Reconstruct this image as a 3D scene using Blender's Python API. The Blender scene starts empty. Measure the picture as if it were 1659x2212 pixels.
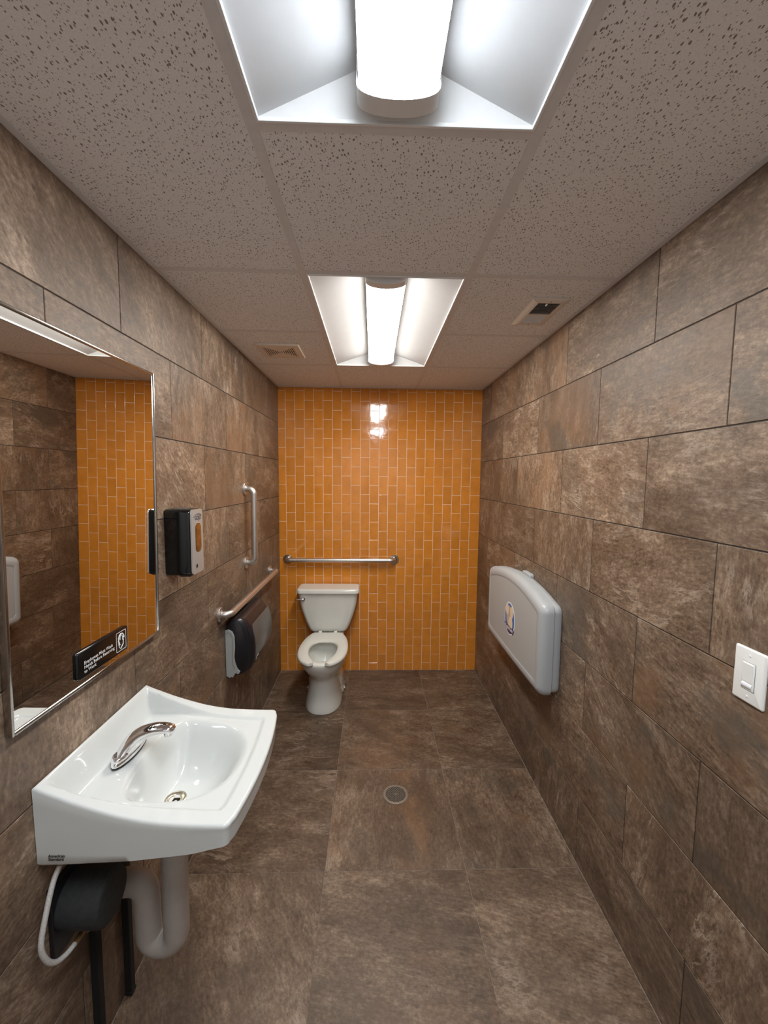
import bpy, bmesh, math, random
from mathutils import Vector, Matrix
random.seed(7)
PI = math.pi
SC = bpy.context.scene
COL = SC.collection
# ------------------------------------------------------------------ room measures (metres): x right, y depth (back wall y=0), z up
W, H, NEAR = 1.6955, 2.4149, -4.05
# ------------------------------------------------------------------ camera
def make_camera():
    f, yaw, pitch, roll = 877.526, 0.0271, -0.0834, 0.0098
    fw = Vector((math.sin(yaw)*math.cos(pitch), math.cos(yaw)*math.cos(pitch), math.sin(pitch)))
    r0 = Vector((math.cos(yaw), -math.sin(yaw), 0)); u0 = r0.cross(fw)
    c, s = math.cos(roll), math.sin(roll)
    r = c*r0+s*u0; u = -s*r0+c*u0
    cam = bpy.data.cameras.new('camera'); o = bpy.data.objects.new('camera', cam); COL.objects.link(o)
    m = Matrix((r, u, -fw)).transposed().to_4x4(); m.translation = Vector((0.7902, -3.4336, 1.6784))
    o.matrix_world = m
    cam.sensor_fit = 'HORIZONTAL'; cam.sensor_width = 36; cam.lens = 36*f/1659
    cam.clip_start = 0.02; cam.clip_end = 50
    SC.camera = o
make_camera()
# ------------------------------------------------------------------ world, exposure
wd = bpy.data.worlds.new('world'); SC.world = wd; wd.use_nodes = True
wd.node_tree.nodes['Background'].inputs[0].default_value = (.5, .45, .4, 1)
wd.node_tree.nodes['Background'].inputs[1].default_value = 0.0
SC.view_settings.view_transform = 'Standard'; SC.view_settings.look = 'None'
SC.view_settings.gamma = 1; SC.view_settings.use_curve_mapping = False
SC.view_settings.exposure = 0.80
LIGHT_NEAR, LIGHT_FAR = 31.0, 29.0            # emission of the two diffusers
COL_NEAR, COL_FAR = (.88, .94, 1.0), (1.0, .965, .90)

# ------------------------------------------------------------------ helpers
def link(o, parent=None):
    COL.objects.link(o)
    if parent is not None: o.parent = parent
    return o
def obj(name, bm, mat, parent=None, smooth=False, loc=None, recalc=True):
    if recalc: bmesh.ops.recalc_face_normals(bm, faces=bm.faces[:])
    me = bpy.data.meshes.new(name); bm.to_mesh(me); bm.free()
    for m in (mat if isinstance(mat, (list, tuple)) else [mat]): me.materials.append(m)
    if smooth:
        me.polygons.foreach_set('use_smooth', [True]*len(me.polygons))
        if smooth != 'all': me.set_sharp_from_angle(angle=math.radians(35 if smooth is True else smooth))
    o = bpy.data.objects.new(name, me)
    if loc: o.location = loc
    return link(o, parent)
def thing(name, label, cat, loc=(0, 0, 0), group=None):
    o = bpy.data.objects.new(name, None); o.empty_display_size = .05; o.location = loc
    COL.objects.link(o); o['label'] = label; o['category'] = cat
    if group: o['group'] = group
    return o
def box(bm, a, b, bev=0, seg=2):
    lo = [min(a[i], b[i]) for i in range(3)]; hi = [max(a[i], b[i]) for i in range(3)]
    vs = [bm.verts.new((x, y, z)) for x in (lo[0], hi[0]) for y in (lo[1], hi[1]) for z in (lo[2], hi[2])]
    fs = [bm.faces.new([vs[i] for i in q]) for q in ((0,1,3,2),(4,6,7,5),(0,4,5,1),(2,3,7,6),(0,2,6,4),(1,5,7,3))]
    if bev:
        es = list({e for f in fs for e in f.edges})
        bmesh.ops.bevel(bm, geom=es, offset=bev, segments=seg, affect='EDGES', profile=.5)
def loft(bm, rings, closed=True, cap0=True, cap1=True):
    rs = [[bm.verts.new(p) for p in r] for r in rings]
    n = len(rs[0])
    for a, b in zip(rs, rs[1:]):
        for i in range(n if closed else n-1):
            j = (i+1) % n
            bm.faces.new((a[i], a[j], b[j], b[i]))
    if cap0: bm.faces.new(rs[0][::-1])
    if cap1: bm.faces.new(rs[-1])
    return rs
def tube(bm, path, r, seg=16, caps=True):
    P = [Vector(p) for p in path]; n = len(P)
    rad = r if isinstance(r, (list, tuple)) else [r]*n
    T = []
    for i in range(n):
        a = P[max(i-1, 0)]; b = P[min(i+1, n-1)]; T.append((b-a).normalized())
    up = Vector((0, 0, 1)) if abs(T[0].z) < .9 else Vector((0, 1, 0))
    N = (up-T[0]*up.dot(T[0])).normalized(); rings = []
    for i in range(n):
        N = (N-T[i]*N.dot(T[i])).normalized(); B = T[i].cross(N)
        rings.append([P[i]+(N*math.cos(2*PI*k/seg)+B*math.sin(2*PI*k/seg))*rad[i] for k in range(seg)])
    loft(bm, rings, True, caps, caps)
def arcpath(pts, rad, n=8):
    """round the inner corners of a polyline"""
    P = [Vector(p) for p in pts]; out = [P[0]]
    for i in range(1, len(P)-1):
        a = (P[i-1]-P[i]).normalized(); b = (P[i+1]-P[i]).normalized()
        ang = a.angle(b); d = rad/math.tan(ang/2); c = P[i]+(a+b).normalized()*(rad/math.sin(ang/2))
        s, e = P[i]+a*d-c, P[i]+b*d-c
        om = s.angle(e)
        for k in range(n+1):
            f = k/n; out.append(c+s*(math.sin((1-f)*om)/math.sin(om))+e*(math.sin(f*om)/math.sin(om)))
    out.append(P[-1]); return out
def disc(bm, c, axis, r, t, seg=32, r2=None, bev=0):
    """short cylinder from c along axis"""
    A = Vector(axis).normalized(); c = Vector(c)
    up = Vector((0, 0, 1)) if abs(A.z) < .9 else Vector((0, 1, 0))
    N = A.cross(up).normalized(); B = A.cross(N); r2 = r if r2 is None else r2
    prof = [(0, r), (t-bev, r2), (t, r2-bev)] if bev else [(0, r), (t, r2)]
    loft(bm, [[c+A*h+(N*math.cos(2*PI*k/seg)+B*math.sin(2*PI*k/seg))*q for k in range(seg)] for h, q in prof])
def rrect(w, h, r, n=6):
    out = []
    for cx, cy, a0 in ((w/2-r, h/2-r, 0), (-w/2+r, h/2-r, PI/2), (-w/2+r, -h/2+r, PI), (w/2-r, -h/2+r, 1.5*PI)):
        for k in range(n+1):
            a = a0+PI/2*k/n; out.append((cx+r*math.cos(a), cy+r*math.sin(a)))
    return out
def offset(poly, d):
    """inward offset of a counter-clockwise convex outline"""
    n = len(poly); out = []
    for i in range(n):
        p0, p1, p2 = Vector(poly[i-1]), Vector(poly[i]), Vector(poly[(i+1) % n])
        e1 = (p1-p0).normalized(); e2 = (p2-p1).normalized()
        n1 = Vector((-e1.y, e1.x)); n2 = Vector((-e2.y, e2.x)); m = (n1+n2)
        m = m/max(m.dot(n1), .3) if m.length > 1e-6 else n1
        out.append((p1.x+m.x*d, p1.y+m.y*d))
    return out
def stack(bm, outline, prof, mapf, cap0=True, cap1=True):
    """rings: profile of (inset, height), mapf(u, v, h) -> point"""
    return loft(bm, [[mapf(u, v, h) for u, v in (offset(outline, ins) if ins else outline)] for ins, h in prof], True, cap0, cap1)
def text_bm(s, size, mapf, spacing=1.0, bold=0.0, align='LEFT', shear=0.0, line=1.0):
    cu = bpy.data.curves.new('lettering', 'FONT'); cu.body = s; cu.size = size; cu.space_character = spacing
    cu.align_x = align; cu.offset = bold; cu.resolution_u = 3; cu.shear = shear; cu.space_line = line
    o = bpy.data.objects.new('lettering', cu); COL.objects.link(o)
    bpy.context.view_layer.update()
    me = bpy.data.meshes.new_from_object(o.evaluated_get(bpy.context.evaluated_depsgraph_get()))
    bpy.data.objects.remove(o); bpy.data.curves.remove(cu)
    bm = bmesh.new(); bm.from_mesh(me); bpy.data.meshes.remove(me)
    for v in bm.verts: v.co = mapf(v.co.x, v.co.y)
    return bm

# ------------------------------------------------------------------ materials
def base(name, color=(.8, .8, .8), rough=.5, metal=0, **kw):
    m = bpy.data.materials.new(name); m.use_nodes = True
    b = m.node_tree.nodes['Principled BSDF']
    b.inputs['Base Color'].default_value = (*color, 1); b.inputs['Roughness'].default_value = rough
    b.inputs['Metallic'].default_value = metal
    for k, v in kw.items(): b.inputs[k].default_value = v
    return m
class NT:
    def __init__(s, m): s.t = m.node_tree; s.n = s.t.nodes; s.l = s.t.links; s.b = s.n['Principled BSDF']
    def new(s, t, **kw):
        x = s.n.new(t)
        for k, v in kw.items(): setattr(x, k, v)
        return x
    def set(s, sock, v):
        if isinstance(v, bpy.types.NodeSocket): s.l.new(v, sock)
        else: sock.default_value = v
    def math(s, op, a, b=None, c=None, clamp=False):
        x = s.new('ShaderNodeMath', operation=op, use_clamp=clamp)
        for i, v in enumerate((a, b, c)):
            if v is not None: s.set(x.inputs[i], v)
        return x.outputs[0]
    def mix(s, f, a, b, bt='MIX'):
        x = s.new('ShaderNodeMix', data_type='RGBA', blend_type=bt)
        s.set(x.inputs[0], f); s.set(x.inputs[6], (*a, 1) if isinstance(a, tuple) else a); s.set(x.inputs[7], (*b, 1) if isinstance(b, tuple) else b)
        return x.outputs[2]
    def noise(s, vec, scale, detail=4, rough=.5, dist=0.0, w=None):
        x = s.new('ShaderNodeTexNoise', noise_dimensions='4D' if w is not None else '3D')
        s.l.new(vec, x.inputs['Vector']); x.inputs['Scale'].default_value = scale; x.inputs['Detail'].default_value = detail
        x.inputs['Roughness'].default_value = rough; x.inputs['Distortion'].default_value = dist
        if w is not None: s.set(x.inputs['W'], w)
        return x.outputs[0]
    def ramp(s, f, stops):
        x = s.new('ShaderNodeValToRGB'); s.l.new(f, x.inputs[0]); e = x.color_ramp.elements
        while len(e) < len(stops): e.new(.5)
        for k, (p, c) in zip(e, stops): k.position = p; k.color = (*c, 1) if isinstance(c, tuple) else (c, c, c, 1)
        return x.outputs[0]
    def rng(s, v, a, b, c=0.0, d=1.0):
        x = s.new('ShaderNodeMapRange', clamp=True); s.l.new(v, x.inputs[0])
        for i, q in enumerate((a, b, c, d)): x.inputs[i+1].default_value = q
        return x.outputs[0]
    def bump(s, h, strength=.3, dist=.01):
        x = s.new('ShaderNodeBump'); x.inputs['Strength'].default_value = strength; x.inputs['Distance'].default_value = dist
        s.l.new(h, x.inputs['Height']); s.l.new(x.outputs[0], s.b.inputs['Normal'])
    def attr(s, name, out='Fac'):
        return s.new('ShaderNodeAttribute', attribute_type='OBJECT', attribute_name=name).outputs[out]

def stone_mat():
    m = base('stone_porcelain', rough=.5); q = NT(m)
    seed = q.attr('seed')
    tc = q.new('ShaderNodeTexCoord').outputs['Object']
    rot = q.new('ShaderNodeVectorRotate', rotation_type='Z_AXIS'); q.l.new(tc, rot.inputs[0]); q.l.new(q.attr('rot'), rot.inputs['Angle'])
    tc = rot.outputs[0]
    st = q.new('ShaderNodeMapping'); q.l.new(tc, st.inputs[0]); st.inputs['Scale'].default_value = (1, 2.1, 1)
    s2 = q.new('ShaderNodeMapping'); q.l.new(tc, s2.inputs[0]); s2.inputs['Scale'].default_value = (1, 3.2, 1)
    big = q.noise(st.outputs[0], 1.9, 4, .55, .4, seed)
    mid = q.noise(st.outputs[0], 7.5, 12, .74, .25, seed)
    fine = q.noise(tc, 70, 8, .8, 0, seed)
    spk = q.noise(s2.outputs[0], 34, 8, .72, .2, q.math('ADD', seed, 17.0))
    k = q.math('ADD', q.math('MULTIPLY', big, .36), q.math('MULTIPLY', mid, .64))
    k = q.math('ADD', k, q.math('MULTIPLY', q.math('SUBTRACT', fine, .5), .60))
    k = q.math('ADD', k, q.math('MULTIPLY', q.math('SUBTRACT', spk, .5), .52))
    c = q.ramp(k, [(.30, (.052, .034, .023)), (.43, (.125, .084, .057)), (.54, (.205, .146, .102)), (.70, (.42, .33, .25))])
    # rust and slate coloured patches
    p1 = q.rng(q.noise(tc, 2.4, 8, .55, .5, q.math('ADD', seed, 11.3)), .54, .60)
    c = q.mix(q.math('MULTIPLY', p1, q.attr('rust')), c, q.mix(.50, c, (.225, .128, .070)))
    p2 = q.rng(q.noise(tc, 2.7, 9, .58, .4, q.math('ADD', seed, 31.7)), .55, .60)
    c = q.mix(q.math('MULTIPLY', p2, q.attr('slate')), c, q.mix(.66, c, (.090, .082, .070)))
    # sharp-edged sheets like cleft slate
    sh = q.rng(q.noise(st.outputs[0], 1.5, 10, .55, .15, q.math('ADD', seed, 47.0)), .485, .515)
    c = q.mix(q.math('MULTIPLY', sh, .34), c, (.085, .060, .043))
    # ragged pale veins
    r1 = q.noise(s2.outputs[0], 2.3, 12, .70, .35, q.math('ADD', seed, 5.1))
    v = q.math('SUBTRACT', 1.0, q.math('MULTIPLY', q.math('ABSOLUTE', q.math('SUBTRACT', r1, .5)), 34), clamp=True)
    vm = q.rng(q.noise(tc, 4.5, 4, .6, 0, q.math('ADD', seed, 71.1)), .50, .66)
    v = q.math('MULTIPLY', q.math('POWER', v, 1.6), vm)
    v = q.math('MULTIPLY', v, q.attr('vein'))
    c = q.mix(v, c, (.47, .39, .31))
    # dark pitted blotches
    pb = q.rng(q.noise(tc, 24, 6, .75, .3, q.math('ADD', seed, 3.3)), .56, .66)
    pm = q.rng(q.noise(tc, 3.4, 3, .5, .6, q.math('ADD', seed, 91.7)), .57, .68)
    c = q.mix(q.math('MULTIPLY', q.math('MULTIPLY', pb, pm), .65), c, (.05, .035, .027))
    tone = q.math('MULTIPLY', q.attr('tone'), 1.03)
    c = q.mix(1.0, c, (1.02, .962, .905), 'MULTIPLY')
    mul = q.new('ShaderNodeVectorMath', operation='SCALE'); q.l.new(c, mul.inputs[0]); q.l.new(tone, mul.inputs['Scale'])
    q.l.new(mul.outputs[0], q.b.inputs['Base Color'])
    q.l.new(q.rng(mid, .3, .7, .36, .56), q.b.inputs['Roughness'])
    hgt = q.math('ADD', q.math('MULTIPLY', mid, 1.0), q.math('ADD', q.math('MULTIPLY', fine, .22), q.math('MULTIPLY', v, .5)))
    q.bump(hgt, .35, .006)
    return m
def ceil_mat():
    m = base('mineral_fibre', (.62, .57, .54), .95); q = NT(m)
    tc = q.new('ShaderNodeTexCoord').outputs['Object']
    nd = q.new('ShaderNodeTexNoise'); q.l.new(tc, nd.inputs['Vector']); nd.inputs['Scale'].default_value = 60; nd.inputs['Detail'].default_value = 3
    off = q.new('ShaderNodeVectorMath', operation='MULTIPLY_ADD'); q.l.new(nd.outputs['Color'], off.inputs[0]); off.inputs[1].default_value = (.008, .008, 0); q.l.new(tc, off.inputs[2])
    mp = q.new('ShaderNodeMapping'); q.l.new(off.outputs[0], mp.inputs[0]); mp.inputs['Scale'].default_value = (1.25, .75, 1); mp.inputs['Rotation'].default_value = (0, 0, .25)
    def dots(scale, size, dens):
        v = q.new('ShaderNodeTexVoronoi', voronoi_dimensions='2D'); q.l.new(mp.outputs[0], v.inputs['Vector']); v.inputs['Scale'].default_value = scale
        sep = q.new('ShaderNodeSeparateColor'); q.l.new(v.outputs['Color'], sep.inputs[0])
        keep = q.math('LESS_THAN', sep.outputs[0], dens)
        sz = q.math('MULTIPLY', q.math('ADD', sep.outputs[1], .45), size)
        return q.math('MULTIPLY', q.rng(q.math('SUBTRACT', sz, v.outputs['Distance']), 0, size*.35), keep)
    d = q.math('MAXIMUM', dots(85, .17, .62), dots(170, .2, .30))
    g = q.noise(tc, 260, 3, .6)
    c = q.mix(q.rng(g, .3, .7), (.80, .80, .81), (.91, .91, .92))
    c = q.mix(q.math('MULTIPLY', d, .82), c, (.12, .085, .06))
    q.l.new(c, q.b.inputs['Base Color'])
    q.bump(q.math('SUBTRACT', q.math('MULTIPLY', g, .25), d), .5, .002)
    return m
def orange_mat():
    m = base('orange_glaze', (.7, .24, .03), .09); q = NT(m)
    tc = q.new('ShaderNodeTexCoord').outputs['Object']
    s = q.attr('tone')
    n = q.noise(tc, 14, 3, .5, 0, q.attr('seed'))
    c = q.mix(q.rng(n, .3, .7), (.62, .222, .026), (.72, .262, .034))
    mul = q.new('ShaderNodeVectorMath', operation='SCALE'); q.l.new(c, mul.inputs[0]); q.l.new(s, mul.inputs['Scale'])
    q.l.new(mul.outputs[0], q.b.inputs['Base Color'])
    q.bump(q.noise(tc, 22, 2, .5, 0, q.attr('seed')), .035, .02)
    q.b.inputs['Coat Weight'].default_value = .3; q.b.inputs['Coat Roughness'].default_value = .05
    return m
def speck(name, color, rough, scale, amt, metal=0, bump=.1):
    m = base(name, color, rough, metal); q = NT(m)
    tc = q.new('ShaderNodeTexCoord').outputs['Object']; n = q.noise(tc, scale, 5, .6)
    lo = tuple(c*(1-amt) for c in color); hi = tuple(min(1, c*(1+amt)) for c in color)
    q.l.new(q.mix(q.rng(n, .3, .7), lo, hi), q.b.inputs['Base Color'])
    if bump: q.bump(n, bump, .002)
    return m
def brushed(name, color, rough):
    m = base(name, color, rough, 1.0); q = NT(m)
    tc = q.new('ShaderNodeTexCoord').outputs['Object']; n = q.noise(tc, 300, 3, .6)
    q.l.new(q.rng(n, .3, .7, rough*.8, rough*1.25), q.b.inputs['Roughness'])
    return m
def emis(name, col, strength):
    m = base(name, (.9, .9, .9), .4); b = m.node_tree.nodes['Principled BSDF']
    b.inputs['Emission Color'].default_value = (*col, 1); b.inputs['Emission Strength'].default_value = strength
    return m
M = dict(
    stone=stone_mat(), ceil=ceil_mat(), orange=orange_mat(),
    grout_dark=speck('dark_grout', (.045, .033, .026), .9, 120, .3),
    grout_floor=speck('floor_grout', (.23, .18, .145), .9, 60, .45),
    grout_peach=speck('pale_grout', (.93, .78, .63), .85, 90, .08),
    grid=speck('painted_grid_steel', (.72, .72, .73), .5, 40, .04),
    white_paint=speck('white_enamel', (.80, .82, .83), .38, 25, .02, bump=0),
    reflector=speck('reflector_enamel', (.60, .61, .62), .45, 25, .02, bump=0),
    trim_paint=speck('register_enamel', (.76, .68, .60), .5, 40, .04),
    lamp_near=emis('cool_diffuser', COL_NEAR, LIGHT_NEAR), lamp_far=emis('warm_diffuser', COL_FAR, LIGHT_FAR),
    china=speck('vitreous_china', (.64, .655, .635), .09, 8, .015, bump=0),
    china2=speck('toilet_china', (.74, .74, .69), .12, 8, .015, bump=0),
    seat=speck('seat_plastic', (.74, .74, .68), .25, 20, .015, bump=0),
    chrome=speck('chrome', (.86, .86, .88), .05, 10, .01, 1, 0),
    steel=brushed('satin_steel', (.66, .63, .60), .40),
    steel_dark=brushed('flange_steel', (.40, .37, .34), .28),
    frame=brushed('mirror_frame_steel', (.42, .40, .38), .22),
    mirror=speck('silvered_glass', (.80, .79, .77), .0, 2, .005, 1, 0),
    black=speck('black_gloss_plastic', (.006, .006, .006), .12, 20, .1, bump=0),
    black_satin=speck('black_satin_plastic', (.012, .011, .014), .3, 20, .1, bump=0),
    black_matte=speck('black_rubber', (.008, .008, .008), .8, 60, .2),
    smoke=speck('smoked_plastic', (.085, .083, .08), .30, 30, .1, bump=0),
    silver=speck('silver_plastic', (.42, .39, .37), .38, 220, .05, .3, .03),
    grey_side=speck('grey_plastic', (.42, .44, .43), .42, 160, .06, bump=.05),
    louver=speck('grey_louver_enamel', (.30, .28, .26), .5, 40, .1),
    amber=speck('amber_window', (.17, .062, .012), .25, 30, .35, bump=0),
    station=speck('grey_polyethylene', (.43, .45, .46), .36, 350, .045, bump=.06),
    station_panel=speck('grey_polyethylene_panel', (.44, .44, .43), .45, 350, .04, bump=.05),
    dark_gap=speck('dark_recess', (.03, .03, .032), .7, 50, .1, bump=0),
    white_plastic=speck('white_plastic', (.80, .79, .75), .3, 30, .015, bump=0),
    ink_white=speck('white_ink', (.85, .85, .85), .5, 60, .02, bump=0),
    ink_dark=speck('dark_ink', (.02, .016, .012), .5, 60, .1, bump=0),
    ink_grey=speck('grey_ink', (.10, .10, .11), .5, 60, .1, bump=0),
    blue=speck('blue_print', (.05, .16, .48), .4, 60, .05, bump=0),
    navy=speck('navy_print', (.04, .035, .13), .4, 60, .05, bump=0),
    tan=speck('tan_print', (.56, .43, .32), .4, 60, .04, bump=0),
    cream=speck('cream_print', (.80, .66, .50), .4, 60, .04, bump=0),
    bronze=speck('drain_metal', (.27, .235, .195), .45, 120, .15, .35, .1),
    nickel=speck('worn_nickel', (.60, .54, .42), .25, 60, .15, 1, 0),
    water=base('water', (.8, .84, .8), .02, 0, **{'Transmission Weight': .85, 'IOR': 1.33}),
    insul=speck('pipe_insulation', (.50, .455, .42), .6, 25, .05, bump=.1),
    foam_dark=speck('dark_foam', (.022, .024, .024), .75, 90, .25),
    hose=speck('braided_hose', (.62, .60, .57), .4, 400, .25, .2, .4),
    brass=speck('brass', (.36, .24, .11), .4, 60, .2, .8, 0),
    door=speck('door_paint', (.74, .73, .70), .45, 6, .03),
)
# ------------------------------------------------------------------ structure with laid tiles
MESH = {}
def tile_mesh(name, a, b, t, ch, mat):
    key = (name, round(a, 4), round(b, 4), mat.name)
    if key in MESH: return MESH[key]
    bm = bmesh.new()
    r = lambda i, z: [(-a/2+i, -b/2+i, z), (a/2-i, -b/2+i, z), (a/2-i, b/2-i, z), (-a/2+i, b/2-i, z)]
    loft(bm, [r(0, -t), r(0, -ch), r(ch*.35, -ch*.3), r(ch, 0)])
    bmesh.ops.recalc_face_normals(bm, faces=bm.faces[:])
    me = bpy.data.meshes.new(name); bm.to_mesh(me); bm.free(); me.materials.append(mat)
    MESH[key] = me; return me
def lay(parent, name, rects, origin, U, V, t, ch, mat, props=None, tilt=0.0):
    U, V = Vector(U), Vector(V); N = U.cross(V); out = []
    for i, (u0, u1, v0, v1) in enumerate(rects):
        o = bpy.data.objects.new(name, tile_mesh(name, u1-u0, v1-v0, t, ch, mat))
        m = Matrix((U, V, N)).transposed().to_4x4(); m.translation = Vector(origin)+U*((u0+u1)/2)+V*((v0+v1)/2)
        if tilt: m = m @ Matrix.Rotation(random.uniform(-tilt, tilt), 4, 'X') @ Matrix.Rotation(random.uniform(-tilt, tilt), 4, 'Y')
        o.matrix_world = m; link(o, parent)
        o['seed'] = random.uniform(0, 60); o['rot'] = 0.0; o['tone'] = 1.0; o['rust'] = .5; o['slate'] = .4; o['vein'] = .6
        if props: props(o, i, (u0+u1)/2, (v0+v1)/2)
        out.append(o)
    return out
def slab(name, a, b, mat):
    bm = bmesh.new(); box(bm, a, b); o = obj(name, bm, mat); o['kind'] = 'structure'; return o
def stone_props(o, i, u, v):
    o['tone'] = random.uniform(.84, 1.14); o['rot'] = random.choice((0.0, 0.0, .12, -.15, PI/2, PI/2+.2, .4))
    o['rust'] = random.choice((0, .2, .5, 1)); o['slate'] = random.choice((0, .3, .8, 1)); o['vein'] = random.choice((.2, .5, .9, 1))
TJ, ROW = .0036, .3033
def courses(y_lo, phaseA, phaseB):
    """rects (u = y, v = z) of half-bonded 12x24 courses; v rows counted from the floor"""
    R = []
    for r in range(8):
        z0 = r*ROW if r else 0.004; z1 = min((r+1)*ROW, H+.02)
        ph = phaseA if r % 2 == 1 else phaseB
        edges = [0.0]; y = ph
        while y > y_lo: edges.append(y); y -= .6045
        edges.append(y_lo)
        for a, b in zip(edges, edges[1:]):
            if a-b > .02: R.append((b+TJ/2, a-TJ/2 if a < 0 else -.002, z0+(TJ/2 if r else 0), z1-TJ/2))
    return R
GD = .0022
wl = slab('wall_left', (-.12, NEAR-.1, -.05), (-GD, .1, H+.12), M['grout_dark'])
wr = slab('wall_right', (W+GD, NEAR-.1, -.05), (W+.12, .1, H+.12), M['grout_dark'])
wb = slab('wall_back', (-GD, .0018, -.05), (W+GD, .12, H+.12), M['grout_peach'])
wn = slab('wall_near', (-GD, NEAR-.12, -.05), (W+GD, NEAR, H+.12), M['white_paint'])  # unseen; made white and set closer to bounce light onto the ceiling
fl = slab('floor', (-.12, NEAR-.12, -.12), (W+.12, .12, -.0012), M['grout_floor'])
# left wall: u = -y so that U x V points into the room
def mirror_rects(R): return [(-b, -a, c, d) for a, b, c, d in R]
LTONE = {}
def set_props(table):
    def f(o, i, u, v):
        stone_props(o, i, u, v)
        key = (int(v//ROW), int(round(abs(u)*10)))
        for (r, y), d in table.items():
            if r == int(v//ROW) and abs(abs(u)-y) < .31 and abs(abs(u)-y) < .2:
                for k, q in d.items(): o[k] = q
    return f
RT = {(7, 1.80): dict(tone=.98, vein=1.0, rot=0.0, rust=.2, slate=0.0), (7, 2.40): dict(tone=1.0, vein=1.0, rot=.1, slate=0.0, rust=0.1),
      (7, 1.2): dict(tone=1.05, rot=PI/2, vein=.3), (6, 2.1): dict(tone=1.18, rot=0.0, rust=.5, slate=.7, vein=.5),
      (6, 1.5): dict(tone=.98, rot=PI/2, rust=1.0, slate=1.0, vein=.2), (6, 2.7): dict(tone=1.12, rot=.2, vein=.9),
      (5, 1.8): dict(tone=1.22, rot=.2, rust=.2, slate=.5, vein=.7), (5, 2.4): dict(tone=1.0, rot=.1, rust=.0, slate=.2, vein=.6),
      (5, 1.2): dict(tone=1.08, rot=PI/2, rust=.9, slate=.8, vein=.3), (4, 1.5): dict(tone=1.0, rot=PI/2, rust=.4, slate=.8, vein=.8),
      (4, 2.1): dict(tone=1.0, rot=-.2, vein=1.0, rust=.1, slate=.1), (4, 2.7): dict(tone=1.05, rot=PI/2, vein=.7),
      (3, 1.8): dict(tone=1.0, rot=.5, vein=1.0), (3, 2.4): dict(tone=.95, rot=.2, vein=.5, rust=.9, slate=.9),
      (2, 2.1): dict(tone=1.0, rot=.5, vein=.5, slate=.8), (2, 2.7): dict(tone=.85, rot=PI/2, vein=.2)}
LT = {(7, 1.8): dict(tone=1.06, rot=.9, vein=.5, rust=0.0, slate=0.0), (7, 2.4): dict(tone=1.04, rot=.8, vein=.5, rust=0.0, slate=0.0),
      (6, 2.1): dict(tone=1.12, rot=0.0, vein=.4, rust=.1, slate=0.0), (6, 1.5): dict(tone=1.04, rot=PI/2, rust=.9, slate=.2, vein=.3),
      (6, .9): dict(tone=.95, rot=PI/2, rust=1.0, slate=1.0, vein=.2), (5, 1.8): dict(tone=1.28, rot=.7, vein=.9, rust=.1, slate=0.0),
      (5, 1.2): dict(tone=.98, rot=PI/2, rust=1.0, slate=1.0, vein=.2), (4, 1.5): dict(tone=1.12, rot=PI/2, vein=.3)}
lay(wl, 'tile', mirror_rects(courses(NEAR, -.8925, -.588)), (0, 0, 0), (0, -1, 0), (0, 0, 1), .006, .0012, M['stone'], set_props(LT))
# U x V for the left wall must face +x : (0,-1,0)x(0,0,1) = (-1,0,0) -> corrected below
for o in [c for c in wl.children]:
    m = o.matrix_world.copy(); p = m.translation.copy()
    n = Matrix(((0, 0, 1), (1, 0, 0), (0, 1, 0))).to_4x4(); n.translation = p; o.matrix_world = n
lay(wr, 'tile', mirror_rects(courses(NEAR, -.2890, -.586)), (W, 0, 0), (0, -1, 0), (0, 0, 1), .006, .0012, M['stone'], set_props(RT))
# floor: 24 inch squares
FX = [.002, .596, 1.2015, W-.002]
FY = [.0]+[-.6146-.6055*k for k in range(7)]
FY = [y for y in FY if y > NEAR]+[NEAR]
fr = [(a+(.0012 if i else 0), b-(.0012 if i < 2 else 0), d+.0012, c-.0012) for j, (c, d) in enumerate(zip(FY, FY[1:])) for i, (a, b) in enumerate(zip(FX, FX[1:]))]
FT = {}
def floor_props(o, i, u, v):
    stone_props(o, i, u, v); o['tone'] = .9
    j, k = divmod(i, 3)
    tab = {(0, 0): (.95, 0, .2, .6, 1.0), (0, 1): (.82, 0, .3, .2, .2), (0, 2): (.88, 0, .3, .2, .8), (1, 0): (.88, 0, .1, .3, 1.0),
           (1, 1): (.95, .3, .7, .2, .3), (1, 2): (.88, .2, .6, .1, .8), (2, 0): (1.05, .1, .2, .1, 1.0), (2, 1): (1.12, PI/2, 1.0, .5, .5),
           (2, 2): (.98, PI/2, 1.0, .6, .4), (3, 0): (1.12, 1.0, .2, .2, .8), (3, 1): (.98, .2, .6, .1, .2), (3, 2): (1.15, .3, .1, .2, .9)}
    if (j, k) in tab: o['tone'], o['rot'], o['rust'], o['slate'], o['vein'] = tab[(j, k)]
    o['tone'] = o['tone']*.80
lay(fl, 'tile', fr, (0, 0, 0), (1, 0, 0), (0, 1, 0), .008, .0010, M['stone'], floor_props)
# near wall (behind the camera): painted white for bounced light, with a white door
dr = bpy.data.objects.new('door_1', None); COL.objects.link(dr); dr.location = (1.18, NEAR, 0); dr['kind'] = 'structure'
bm = bmesh.new(); box(bm, (-.44, 0, .008), (.44, .04, 2.06), .003); obj('door_leaf', bm, M['door'], dr)
bm = bmesh.new(); box(bm, (-.49, 0, .002), (-.443, .05, 2.115), .003); box(bm, (.443, 0, .002), (.49, .05, 2.115), .003); box(bm, (-.443, 0, 2.065), (.443, .05, 2.115), .003)
obj('door_frame', bm, M['steel_dark'], dr)
bm = bmesh.new(); disc(bm, (-.37, .04, 1.0), (0, 1, 0), .03, .01); tube(bm, arcpath([(-.37, .045, 1.0), (-.37, .1, 1.0), (-.25, .1, 1.0)], .02), .01); obj('door_handle', bm, M['steel'], dr, True)

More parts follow.
